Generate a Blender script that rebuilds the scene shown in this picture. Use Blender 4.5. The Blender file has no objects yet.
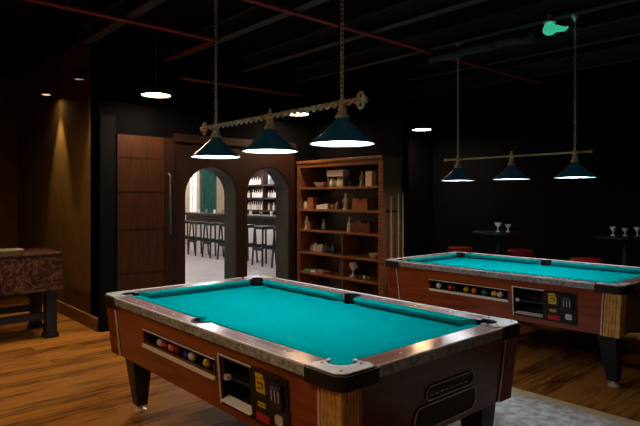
import bpy, bmesh, math, random
from mathutils import Vector, Matrix
from mathutils.geometry import tessellate_polygon
random.seed(7)
PI = math.pi
C = bpy.context.scene.collection

# ------------------------------------------------------------------ materials
def mat(name, col, rough=.5, metal=0., coat=0., noise=0., nscale=8., bump=0., spec=.5, emit=None, es=0., trans=0.):
    m = bpy.data.materials.new(name); m.use_nodes = True
    nt = m.node_tree; b = nt.nodes['Principled BSDF']
    b.inputs['Base Color'].default_value = (*col, 1)
    b.inputs['Roughness'].default_value = rough
    b.inputs['Metallic'].default_value = metal
    b.inputs['Coat Weight'].default_value = coat
    b.inputs['Coat Roughness'].default_value = .12
    b.inputs['Specular IOR Level'].default_value = spec
    b.inputs['Transmission Weight'].default_value = trans
    if emit:
        b.inputs['Emission Color'].default_value = (*emit, 1); b.inputs['Emission Strength'].default_value = es
    if noise or bump:
        tc = nt.nodes.new('ShaderNodeTexCoord'); n = nt.nodes.new('ShaderNodeTexNoise')
        n.inputs['Scale'].default_value = nscale; n.inputs['Detail'].default_value = 6
        nt.links.new(tc.outputs['Object'], n.inputs['Vector'])
        if noise:
            r = nt.nodes.new('ShaderNodeValToRGB')
            r.color_ramp.elements[0].position = .3; r.color_ramp.elements[1].position = .7
            r.color_ramp.elements[0].color = (*[c*(1-noise) for c in col], 1)
            r.color_ramp.elements[1].color = (*[min(1, c*(1+noise)) for c in col], 1)
            nt.links.new(n.outputs['Fac'], r.inputs['Fac']); nt.links.new(r.outputs['Color'], b.inputs['Base Color'])
        if bump:
            bp = nt.nodes.new('ShaderNodeBump'); bp.inputs['Strength'].default_value = bump; bp.inputs['Distance'].default_value = .01
            nt.links.new(n.outputs['Fac'], bp.inputs['Height']); nt.links.new(bp.outputs['Normal'], b.inputs['Normal'])
    return m

def wood(name, dark, light, axis=2, scale=3., rough=.35, coat=0., stretch=14.):
    m = mat(name, light, rough, 0, coat)
    nt = m.node_tree; b = nt.nodes['Principled BSDF']
    tc = nt.nodes.new('ShaderNodeTexCoord'); mp = nt.nodes.new('ShaderNodeMapping'); n = nt.nodes.new('ShaderNodeTexNoise')
    s = [stretch]*3; s[axis] = 1.; mp.inputs['Scale'].default_value = s
    n.inputs['Scale'].default_value = scale; n.inputs['Detail'].default_value = 8; n.inputs['Distortion'].default_value = .6
    r = nt.nodes.new('ShaderNodeValToRGB'); r.color_ramp.elements[0].position = .32; r.color_ramp.elements[1].position = .68
    r.color_ramp.elements[0].color = (*dark, 1); r.color_ramp.elements[1].color = (*light, 1)
    L = nt.links.new
    L(tc.outputs['Object'], mp.inputs['Vector']); L(mp.outputs['Vector'], n.inputs['Vector']); L(n.outputs['Fac'], r.inputs['Fac']); L(r.outputs['Color'], b.inputs['Base Color'])
    return m

def plank_floor(name):
    m = mat(name, (.2, .08, .03), .6, spec=.05)
    nt = m.node_tree; b = nt.nodes['Principled BSDF']; L = nt.links.new
    tc = nt.nodes.new('ShaderNodeTexCoord')
    br = nt.nodes.new('ShaderNodeTexBrick'); br.offset = .37; br.squash = 1
    br.inputs['Scale'].default_value = 1; br.inputs['Brick Width'].default_value = 1.5; br.inputs['Row Height'].default_value = .15
    br.inputs['Mortar Size'].default_value = .003; br.inputs['Bias'].default_value = 0
    br.inputs['Color1'].default_value = (0, 0, 0, 1); br.inputs['Color2'].default_value = (1, 1, 1, 1); br.inputs['Mortar'].default_value = (.3, .3, .3, 1)
    mp = nt.nodes.new('ShaderNodeMapping'); mp.inputs['Scale'].default_value = (1.2, 14, 1)
    n = nt.nodes.new('ShaderNodeTexNoise'); n.inputs['Scale'].default_value = 2.2; n.inputs['Detail'].default_value = 8; n.inputs['Distortion'].default_value = .8
    n2 = nt.nodes.new('ShaderNodeTexNoise'); n2.inputs['Scale'].default_value = 2.0; n2.inputs['Detail'].default_value = 4
    a = nt.nodes.new('ShaderNodeMath'); a.operation = 'MULTIPLY_ADD'; a.inputs[1].default_value = .35
    a2 = nt.nodes.new('ShaderNodeMath'); a2.operation = 'MULTIPLY_ADD'; a2.inputs[1].default_value = .45
    r = nt.nodes.new('ShaderNodeValToRGB'); e = r.color_ramp.elements
    e[0].position = .38; e[0].color = (.018, .007, .003, 1); e[1].position = .98; e[1].color = (.50, .22, .05, 1)
    k = e.new(.66); k.color = (.14, .052, .012, 1)
    L(tc.outputs['Object'], br.inputs['Vector']); L(tc.outputs['Object'], mp.inputs['Vector']); L(mp.outputs['Vector'], n.inputs['Vector']); L(tc.outputs['Object'], n2.inputs['Vector'])
    L(br.outputs['Color'], a.inputs[0]); L(n.outputs['Fac'], a.inputs[2]); L(n2.outputs['Fac'], a2.inputs[0]); L(a.outputs[0], a2.inputs[2])
    L(a2.outputs[0], r.inputs['Fac']); L(r.outputs['Color'], b.inputs['Base Color'])
    bp = nt.nodes.new('ShaderNodeBump'); bp.inputs['Strength'].default_value = .25; bp.inputs['Distance'].default_value = .004
    L(n.outputs['Fac'], bp.inputs['Height']); L(bp.outputs['Normal'], b.inputs['Normal'])
    return m

def marble(name):
    m = mat(name, (.1, .05, .03), .35)
    nt = m.node_tree; b = nt.nodes['Principled BSDF']; L = nt.links.new
    tc = nt.nodes.new('ShaderNodeTexCoord'); n = nt.nodes.new('ShaderNodeTexNoise')
    n.inputs['Scale'].default_value = 5; n.inputs['Detail'].default_value = 9; n.inputs['Distortion'].default_value = 2.5
    r = nt.nodes.new('ShaderNodeValToRGB'); e = r.color_ramp.elements
    e[0].position = .42; e[0].color = (.035, .014, .008, 1); e[1].position = .66; e[1].color = (.055, .022, .013, 1)
    k = e.new(.52); k.color = (.20, .11, .075, 1); k = e.new(.56); k.color = (.045, .018, .011, 1)
    L(tc.outputs['Object'], n.inputs['Vector']); L(n.outputs['Fac'], r.inputs['Fac']); L(r.outputs['Color'], b.inputs['Base Color'])
    return m

M = dict(
    floor=plank_floor('wood planks'), pubfloor=mat('pale grey tiles', (.47, .47, .53), .35, noise=.12, nscale=3),
    black=mat('black paint', (.004, .0045, .007), .85, spec=.05, noise=.25, nscale=3), ceil=mat('black ceiling', (.006, .007, .008), .85, spec=.05, noise=.3, nscale=4),
    beam=mat('dark grey steel', (.06, .068, .075), .6), navy=mat('blue black paint', (.005, .007, .013), .8, spec=.12, noise=.2, nscale=3),
    ochre=mat('brown ochre plaster', (.17, .095, .025), .85, spec=.1, noise=.12, nscale=5), jamb=mat('grey painted jamb', (.06, .072, .085), .6, spec=.2, noise=.15, nscale=4),
    mahog=wood('dark mahogany', (.014, .004, .003), (.036, .009, .007), rough=.55), base=wood('red brown skirting', (.08, .03, .015), (.19, .075, .03), 1),
    cream=mat('cream plaster', (.60, .47, .33), .8, noise=.06), walnut=wood('panel walnut', (.035, .011, .004), (.085, .026, .008), rough=.5),
    shelf=wood('shelf wood', (.12, .042, .014), (.34, .13, .05), 1, rough=.4), shelfback=wood('shelf back wood', (.022, .007, .005), (.05, .016, .009)),
    cab=wood('red walnut laminate', (.18, .031, .011), (.35, .070, .022), 1, 2.2, .32, .3, 10), cabshaded=wood('shaded end laminate', (.10, .020, .007), (.22, .050, .016), 0, 2.2, .32, .3, 10),  # end panels: same laminate, their shade put in as a darker colour
    rail=wood('rail laminate', (.45, .27, .28), (.60, .40, .41), 1, 3, .24, .6), railx=wood('rail laminate cross', (.30, .11, .09), (.42, .19, .16), 0, 3, .3, .5),  # side rails paler: lamp glare put into the base colour
    cloth=mat('teal cloth', (.0, .43, .45), .95, noise=.03, nscale=60, spec=.0), chrome=mat('polished chrome', (.97, .95, .98), .3, .12, noise=.04, nscale=30), bead=mat('bright bead', (.92, .90, .92), .35), alum=mat('ribbed aluminium', (.44, .50, .60), .35, .4, noise=.6, nscale=45),  # bead: white highlight along the trim edge, put in as colour
    rubber=mat('black rubber', (.008, .008, .009), .55), pocket=mat('black pocket', (.004, .004, .005), .7), blackmetal=mat('black metal', (.012, .013, .018), .35, .2, noise=.3, nscale=9),
    leg=mat('blue black leg', (.012, .019, .034), .4, noise=.2), bronze=mat('ribbed bronze', (.80, .50, .17), .36, .35, noise=.25, nscale=25), brass=mat('brass', (.95, .80, .50), .3, .2, noise=.15, nscale=30), gold=mat('silver gilt', (.95, .84, .62), .3, .2, noise=.5, nscale=40),
    silver=mat('silver', (.85, .85, .87), .25, .35, noise=.1, nscale=30), shade=mat('dark green blue glass', (.01, .075, .11), .3, coat=.4, emit=(.08, .45, .75), es=.012), shadein=mat('white enamel', (.85, .87, .9), .5),  # shade: faint emission stands in for lamplight passing through the glass
    glow=mat('lit diffuser', (.9, .95, 1), .5, emit=(.86, .95, 1), es=16), warm=mat('lit warm diffuser', (1, .8, .55), .5, emit=(1, .68, .36), es=70), smallwarm=mat('lit warm spot', (1, .8, .5), .5, emit=(1, .74, .42), es=60),
    red=mat('red leather', (.34, .016, .02), .5, spec=.2, noise=.1), redpipe=mat('red painted pipe', (.40, .04, .045), .4), yellow=mat('yellow sticker', (.75, .52, .03), .5, noise=.1, nscale=40), redst=mat('red plastic', (.55, .02, .02), .4), blue=mat('blue plastic', (.04, .10, .30), .4),
    white=mat('white ceramic', (.92, .91, .90), .4), offwhite=mat('cream ceramic', (.82, .66, .46), .5), tan=mat('tan wood', (.40, .20, .09), .5, noise=.2, nscale=20), cork=mat('orange wood', (.42, .15, .05), .5, noise=.2, nscale=20),
    darkobj=mat('dark glass', (.03, .035, .045), .2), bluedark=mat('dark blue ceramic', (.04, .07, .12), .3), grey=mat('grey pewter', (.30, .30, .31), .4, .4), redbook=mat('brown red cloth', (.20, .06, .035), .6), green=mat('green card', (.10, .30, .16), .6), pink=mat('pink card', (.45, .20, .2), .6),
    pubdark=mat('dark stool metal', (.012, .016, .02), .45), pubgreen=mat('dark green curtain', (.01, .085, .07), .8, noise=.35, nscale=9), pubwhite=mat('white bar front', (.88, .88, .92), .5), daylight=mat('daylit pane', (.9, .95, 1), .5, emit=(1, .95, .86), es=1.1),
    bottle=mat('pale glass bottles', (.62, .58, .52), .25), bottledark=mat('brown glass bottle', (.10, .05, .03), .15), bottlegreen=mat('green glass bottle', (.05, .14, .08), .15), marble=marble('brown marbled laminate'), highlight=mat('pale top highlight', (.70, .66, .55), .4),
    rug=mat('grey mottled rug', (.80, .78, .84), .85, noise=.45, nscale=16, bump=.4), rugedge=mat('pale beige rug border', (.95, .72, .48), .8, noise=.15, nscale=20), exit=mat('lit green lens', (.05, .6, .4), .4, emit=(.06, .75, .45), es=.55), cue=wood('maple cue', (.45, .26, .14), (.6, .38, .22), 2), mirror=mat('dark steel handle', (.30, .36, .36), .3, 1),
)
BALLS = [('yellow', (.8, .55, .03)), ('blue', (.03, .05, .45)), ('red', (.6, .03, .03)), ('purple', (.14, .03, .25)), ('orange', (.85, .25, .04)), ('green', (.02, .22, .08)), ('maroon', (.3, .02, .04)), ('black', (.01, .01, .01)), ('white', (.85, .82, .75))]
for n_, c_ in BALLS: M['ball_'+n_] = mat(n_+' ball', c_, .12, coat=.6)

# ------------------------------------------------------------------ mesh building
class MB:
    def __init__(s): s.v = []; s.f = []
    def add(s, v, f):
        b = len(s.v); s.v += [tuple(p) for p in v]; s.f += [tuple(b+i for i in q) for q in f]; return s
    def box(s, x0, x1, y0, y1, z0, z1):
        v = [(x, y, z) for z in (z0, z1) for (x, y) in ((x0, y0), (x1, y0), (x1, y1), (x0, y1))]
        return s.add(v, [(3, 2, 1, 0), (4, 5, 6, 7), (0, 1, 5, 4), (1, 2, 6, 5), (2, 3, 7, 6), (3, 0, 4, 7)])
    def frustum(s, c0, w0, c1, w1):      # square section between two centres
        v = []
        for c, w in ((c0, w0), (c1, w1)):
            v += [(c[0]-w[0]/2, c[1]-w[1]/2, c[2]), (c[0]+w[0]/2, c[1]-w[1]/2, c[2]), (c[0]+w[0]/2, c[1]+w[1]/2, c[2]), (c[0]-w[0]/2, c[1]+w[1]/2, c[2])]
        return s.add(v, [(3, 2, 1, 0), (4, 5, 6, 7), (0, 1, 5, 4), (1, 2, 6, 5), (2, 3, 7, 6), (3, 0, 4, 7)])
    def lathe(s, prof, cx=0, cy=0, n=24, z0=0, cap=True):
        v = []; f = []
        for r, z in prof:
            for i in range(n):
                a = 2*PI*i/n; v.append((cx+r*math.cos(a), cy+r*math.sin(a), z0+z))
        for k in range(len(prof)-1):
            for i in range(n):
                j = (i+1) % n; f.append((k*n+i, k*n+j, (k+1)*n+j, (k+1)*n+i))
        if cap:
            f.append(tuple(range(n-1, -1, -1))); f.append(tuple((len(prof)-1)*n+i for i in range(n)))
        return s.add(v, f)
    def tube(s, pts, r, n=10):
        pts = [Vector(p) for p in pts]; v = []; f = []
        for k, p in enumerate(pts):
            d = (pts[min(k+1, len(pts)-1)]-pts[max(k-1, 0)]).normalized()
            u = d.orthogonal() if abs(d.z) > .9 else d.cross(Vector((0, 0, 1)))
            u.normalize(); w = d.cross(u)
            rr = r[k] if isinstance(r, (list, tuple)) else r
            for i in range(n):
                a = 2*PI*i/n; v.append(p+u*rr*math.cos(a)+w*rr*math.sin(a))
        for k in range(len(pts)-1):
            for i in range(n):
                j = (i+1) % n; f.append((k*n+i, k*n+j, (k+1)*n+j, (k+1)*n+i))
        f.append(tuple(range(n-1, -1, -1))); f.append(tuple((len(pts)-1)*n+i for i in range(n)))
        return s.add(v, f)
    def sphere(s, c, r, n=16, m=10, sz=1.):
        v = []; f = []
        v.append((c[0], c[1], c[2]-r*sz))
        for k in range(1, m):
            t = PI*k/m
            for i in range(n):
                a = 2*PI*i/n; v.append((c[0]+r*math.sin(t)*math.cos(a), c[1]+r*math.sin(t)*math.sin(a), c[2]-r*sz*math.cos(t)))
        v.append((c[0], c[1], c[2]+r*sz)); top = len(v)-1
        for i in range(n):
            j = (i+1) % n
            f.append((0, 1+j, 1+i))
            for k in range(m-2): f.append((1+k*n+i, 1+k*n+j, 1+(k+1)*n+j, 1+(k+1)*n+i))
            f.append((1+(m-2)*n+i, 1+(m-2)*n+j, top))
        return s.add(v, f)
    def torus(s, c, R, r, rot=None, n=14, m=6, sx=1., sz=1.):
        v = []; f = []
        for i in range(n):
            a = 2*PI*i/n
            for k in range(m):
                b = 2*PI*k/m
                p = Vector(((R+r*math.cos(b))*math.cos(a)*sx, r*math.sin(b), (R+r*math.cos(b))*math.sin(a)*sz))
                if rot: p = rot @ p
                v.append(p+Vector(c))
        for i in range(n):
            for k in range(m):
                f.append((i*m+k, ((i+1) % n)*m+k, ((i+1) % n)*m+(k+1) % m, i*m+(k+1) % m))
        return s.add(v, f)
    def plate(s, outer, holes=(), w0=0., w1=.02, fn=None):   # 2D outline with holes, thickness w0..w1, mapped by fn(p,q,w)
        fn = fn or (lambda p, q, w: (p, q, w))
        loops = [list(outer)]+[list(h) for h in holes]
        pts = [p for l in loops for p in l]
        tri = tessellate_polygon([[Vector((p[0], p[1], 0)) for p in l] for l in loops])
        N = len(pts)
        v = [fn(p[0], p[1], w1) for p in pts]+[fn(p[0], p[1], w0) for p in pts]
        f = [tuple(t) for t in tri]+[tuple(N+i for i in reversed(t)) for t in tri]
        o = 0
        for l in loops:
            n = len(l)
            for i in range(n):
                j = (i+1) % n; f.append((o+i, o+j, N+o+j, N+o+i))
            o += n
        return s.add(v, f)
    def build(s, name, m, parent=None, smooth=False, bevel=0.):
        me = bpy.data.meshes.new(name); me.from_pydata(s.v, [], s.f)
        bm = bmesh.new(); bm.from_mesh(me); bmesh.ops.recalc_face_normals(bm, faces=bm.faces); bm.to_mesh(me); bm.free()
        me.materials.append(m if not isinstance(m, str) else M[m])
        o = bpy.data.objects.new(name, me); C.objects.link(o)
        if smooth:
            for p in me.polygons: p.use_smooth = True
            me.set_sharp_from_angle(angle=math.radians(40))
        if bevel:
            b = o.modifiers.new('bevel', 'BEVEL'); b.width = bevel; b.segments = 2; b.limit_method = 'ANGLE'
        if parent: o.parent = parent
        return o

def tag(o, label, cat, group=None):
    o['label'] = label; o['category'] = cat
    if group: o['group'] = group
    return o
def thing(name, label, cat, loc=(0, 0, 0), rz=0, group=None):
    o = bpy.data.objects.new(name, None); C.objects.link(o); o.location = loc; o.rotation_euler = (0, 0, rz)
    o.empty_display_size = .1
    return tag(o, label, cat, group)
def struct(name, mb, m, parent=None, **k):
    o = mb.build(name, m, parent, **k)
    if not parent: o['kind'] = 'structure'
    return o
def circ(cx, cy, r, a0, a1, n):
    return [(cx+r*math.cos(a0+(a1-a0)*i/n), cy+r*math.sin(a0+(a1-a0)*i/n)) for i in range(n+1)]
def rect(x0, x1, y0, y1): return [(x0, y0), (x1, y0), (x1, y1), (x0, y1)]
def rrect(x0, x1, y0, y1, r, n=5):
    return circ(x1-r, y0+r, r, -PI/2, 0, n)+circ(x1-r, y1-r, r, 0, PI/2, n)+circ(x0+r, y1-r, r, PI/2, PI, n)+circ(x0+r, y0+r, r, PI, 1.5*PI, n)

# ------------------------------------------------------------------ the setting
CEIL = 3.35; EY = 6.17; ET = .27
struct('floor', MB().box(-3.2, 8.4, -3.2, EY+.1, -.1, 0).box(-3.2, 2.45, EY+.1, 9.8, -.1, 0), 'floor')
pubfl = struct('floor_pub', MB().box(2.45, 11.2, EY+.1, 16.2, -.1, 0), 'pubfloor')
struct('ceiling', MB().box(-3.2, 8.4, -3.2, EY+ET, CEIL, CEIL+.1).box(-3.2, 2.45, EY+ET, 9.8, CEIL, CEIL+.1), 'ceil')
struct('wall_front', MB().box(-3.2, 8.4, -3.3, -3.2, 0, CEIL), 'black')
struct('wall_west', MB().box(-3.3, -3.2, -3.2, 9.8, 0, CEIL), 'black')
struct('wall_right', MB().box(8.3, 8.4, -3.2, EY, 0, CEIL), 'navy')
struct('wall_far', MB().box(-3.2, 2.23, 9.7, 9.8, 0, CEIL), 'ochre')
struct('wall_left', MB().box(2.23, 2.45, EY+.012, 9.7, 0, CEIL), 'ochre')
struct('baseboard_left', MB().box(2.212, 2.2295, EY+.012, 9.7, 0, .13), 'base')
MB().box(2.205, 2.2295, EY+.012, 9.7, .1305, .15).build('baseboard_lit_edge', 'tan', bpy.data.objects['baseboard_left'])  # paler strip: the lit top edge of the baseboard, put in as colour
# end wall with the two arches
ARCH = [(3.642, .378, 1.505), (4.538, .359, 1.545)]
def arch_wall(x0, x1, z1, y0, y1, grow=0., base=0.):
    mb = MB(); xs = x0
    for cx, r, sp in ARCH:
        r += grow
        if cx+r < x0 or cx-r > x1: continue
        mb.box(xs, cx-r, y0, y1, base, z1); xs = cx+r
        a = circ(cx, sp, r, PI, 0, 20)
        for (xa, za), (xb, zb) in zip(a[:-1], a[1:]):
            v = [(xa, y, za) for y in (y0, y1)]+[(xb, y, zb) for y in (y0, y1)]+[(xa, y, z1) for y in (y0, y1)]+[(xb, y, z1) for y in (y0, y1)]
            mb.add(v, [(0, 2, 6, 4), (1, 5, 7, 3), (0, 1, 3, 2), (4, 6, 7, 5)])
    mb.box(xs, x1, y0, y1, base, z1)
    return mb
struct('wall_back', arch_wall(2.23, 8.3, CEIL, EY+.0, EY+ET-.01), 'black')
struct('wall_pub', MB().box(2.45, 2.5, EY+ET, 16.1, 0, CEIL).box(11.1, 11.2, EY+ET, 16.1, 0, CEIL), 'cream')
jb = MB()
for cx, r, sp in ARCH:       # grey plaster lining of each arch
    q = [(cx-r+.012, 0)]+[(cx-(r-.012)*math.cos(t*PI/20), sp+(r-.012)*math.sin(t*PI/20)) for t in range(21)]+[(cx+r-.012, 0)]
    o = [(cx-r-0, 0)]+[(cx-r*math.cos(t*PI/20), sp+r*math.sin(t*PI/20)) for t in range(21)]+[(cx+r, 0)]
    jb.plate(o+q[::-1], (), EY-.012, EY+ET, lambda p, z, w: (p, w, z))
struct('trim_1', jb, 'jamb')
struct('trim_2', arch_wall(3.13, 5.0, 2.16, EY-.03, EY-.001, base=0), 'mahog')      # mahogany casing round the arches
struct('trim_3', MB().box(3.10, 5.0, EY-.06, EY-.001, 2.162, 2.26), 'mahog')
struct('trim_4', MB().box(2.24, 2.40, EY-.04, EY-.001, 0, 2.4), 'navy')
# door on the end wall
d = MB().box(2.42, 2.985, EY-.045, EY-.002, 0.01, 2.2)
dr = struct('door_1', d, 'walnut')
for z in (.62, 1.12, 1.55, 1.94): MB().box(2.425, 2.98, EY-.050, EY-.0455, z, z+.008).build('rail_groove', 'mahog', dr)
MB().box(2.99, 3.125, EY-.05, EY-.002, 0.01, 2.2).build('stile', 'mahog', dr)
MB().tube([(3.035, EY-.055, 1.02), (3.035, EY-.10, 1.05), (3.035, EY-.10, 1.74), (3.035, EY-.055, 1.77)], .014).build('handle', 'mirror', dr, smooth=True)
struct('partition', MB().box(5.37, 5.48, 4.45, EY-.07, 0, CEIL), 'black')
# ceiling steel
for i, x in enumerate((2.0885, 3.12, 4.12, 5.0875, 6.2, 7.3)):
    o = struct('ceiling_beam', MB().box(x-.05, x+.05, -3.2, EY-.02, 3.16, 3.175).box(x-.008, x+.008, -3.2, EY-.02, 3.175, 3.335).box(x-.05, x+.05, -3.2, EY-.02, 3.335, CEIL), 'beam')

# ------------------------------------------------------------------ red pipes, duct, green lamp
def pipe(label, pts, r, hang):
    t = thing('sprinkler_pipe', label, 'pipe', pts[0])
    o = Vector(pts[0])
    MB().tube([Vector(p)-o for p in pts], r).build('pipe_run', 'redpipe', t, smooth=True)
    for h in hang:
        h = Vector(h)-o
        MB().tube([h+Vector((0, 0, r*.6)), h+Vector((0, 0, CEIL-.001-h.z-o.z))], .006, 6).torus(h, r+.004, .005, Matrix.Rotation(PI/2, 3, 'Z')).build('hanger', 'beam', t)
    return t
pipe('red sprinkler pipe along the ceiling at upper left, elbow at its end', [(-3, 4.95, 3.12), (2.93, 4.97, 3.12), (2.97, 5.0, 3.12), (2.98, 5.06, 3.12), (2.98, 6.1, 3.12)], .022, [(-.6, 4.958, 3.12), (1.5, 4.965, 3.12)])
pipe('long straight red sprinkler pipe crossing the ceiling above the near lamps', [(-3, 3.77, 3.12), (7.6, 3.78, 3.12)], .022, [(1.5, 3.774, 3.12), (3.6, 3.776, 3.12), (5.6, 3.778, 3.12)])
pipe('short low red pipe near the arches, hung under the other pipes', [(3.1, 5.95, 2.9), (4.9, 5.88, 2.9)], .016, [(3.5, 5.935, 2.9), (4.5, 5.895, 2.9)])
dd = MB(); n = 60
dpts = [(5.0-.06*math.sin(i*.05), 3.75-1.2*i/n, 3.02+.01*math.sin(i*.3)) for i in range(n+1)]
dd.tube(dpts, [.045+.012*(i % 2) for i in range(n+1)], 12)
tag(dd.build('flexible_duct', 'beam'), 'grey corrugated flexible duct under the ceiling above the far table', 'duct')
em = thing('emergency_lamp', 'small green glowing lamp under the ceiling beside the far table lamp chain', 'lamp', (4.93, 2.36, 3.0))
MB().lathe([(.03, -.02), (.055, 0), (.06, .03), (.045, .07), (.02, .085)], n=16).build('lens', 'exit', em, smooth=True)
MB().lathe([(.055, .086), (.055, .10), (.018, .105), (.018, .159)], n=16).build('mount', 'silver', em)
MB().tube([(.05, -.03, .04), (.10, -.10, .03), (.12, -.115, .05)], [.035, .02, .008]).build('tail', 'exit', em, smooth=True)

# ------------------------------------------------------------------ ceiling downlights
def downlight(x, y, label):
    t = thing('ceiling_light', label, 'light', (x, y, 2.6), 0, 'round warm ceiling lights')
    MB().lathe([(.155, .0), (.175, .0), (.175, .05), (.155, .05)], n=32, cap=False).lathe([(0.001, .05), (.175, .05), (.175, .055), (.001, .055)], n=32).build('housing', 'beam', t)
    MB().lathe([(.001, .012), (.154, .012), (.154, .02), (.001, .02)], n=32).build('diffuser', 'warm', t)
    MB().tube([(0, 0, .055), (0, 0, CEIL-2.601)], .01, 8).build('rod', 'beam', t)
downlight(2.67, 5.68, 'round warm ceiling light above the wooden door at the left')
downlight(4.70, 5.72, 'round warm ceiling light between the near lamps, above the arches')
downlight(7.31, 5.66, 'round warm ceiling light at the right, above the far pool table')
downlight(.64, 5.70, 'round warm ceiling light above the marbled game table')
downlight(-.6, 3.6, 'round warm ceiling light at the left of the near pool table')
downlight(-.2, 1.2, 'round warm ceiling light nearest the camera side of the near table')
def spot(y, label, power, dp=0.):
    t = thing('spot_light', label, 'light', (2.06, y, 2.79), 0, 'small spots washing the brown wall')
    MB().lathe([(.05, 0), (.056, 0), (.056, .10), (.05, .10)], n=20, cap=False).lathe([(.001, .10), (.056, .10), (.056, .105), (.001, .105)], n=20).build('housing', 'rubber', t)
    MB().lathe([(.001, .02+dp), (.048, .02+dp), (.048, .03+dp), (.001, .03+dp)], n=20).build('bulb', 'smallwarm', t)
    MB().tube([(0, 0, .105), (0, 0, CEIL-2.791)], .008, 8).build('rod', 'beam', t)
    l = bpy.data.lights.new('wall_wash', 'SPOT'); l.energy = power; l.color = (1, .68, .34); l.spot_size = math.radians(50); l.spot_blend = .7; l.shadow_soft_size = .04
    o = bpy.data.objects.new('wall_wash', l); C.objects.link(o); o.location = (2.06, y, 2.785+dp*.9); o.rotation_euler = (0, math.radians(-5), 0)
spot(7.52, 'tiny warm spot light near the brown wall, farther of the two', 75)
spot(6.30, 'tiny warm spot light close to the end of the brown wall', 45, .066)

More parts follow.
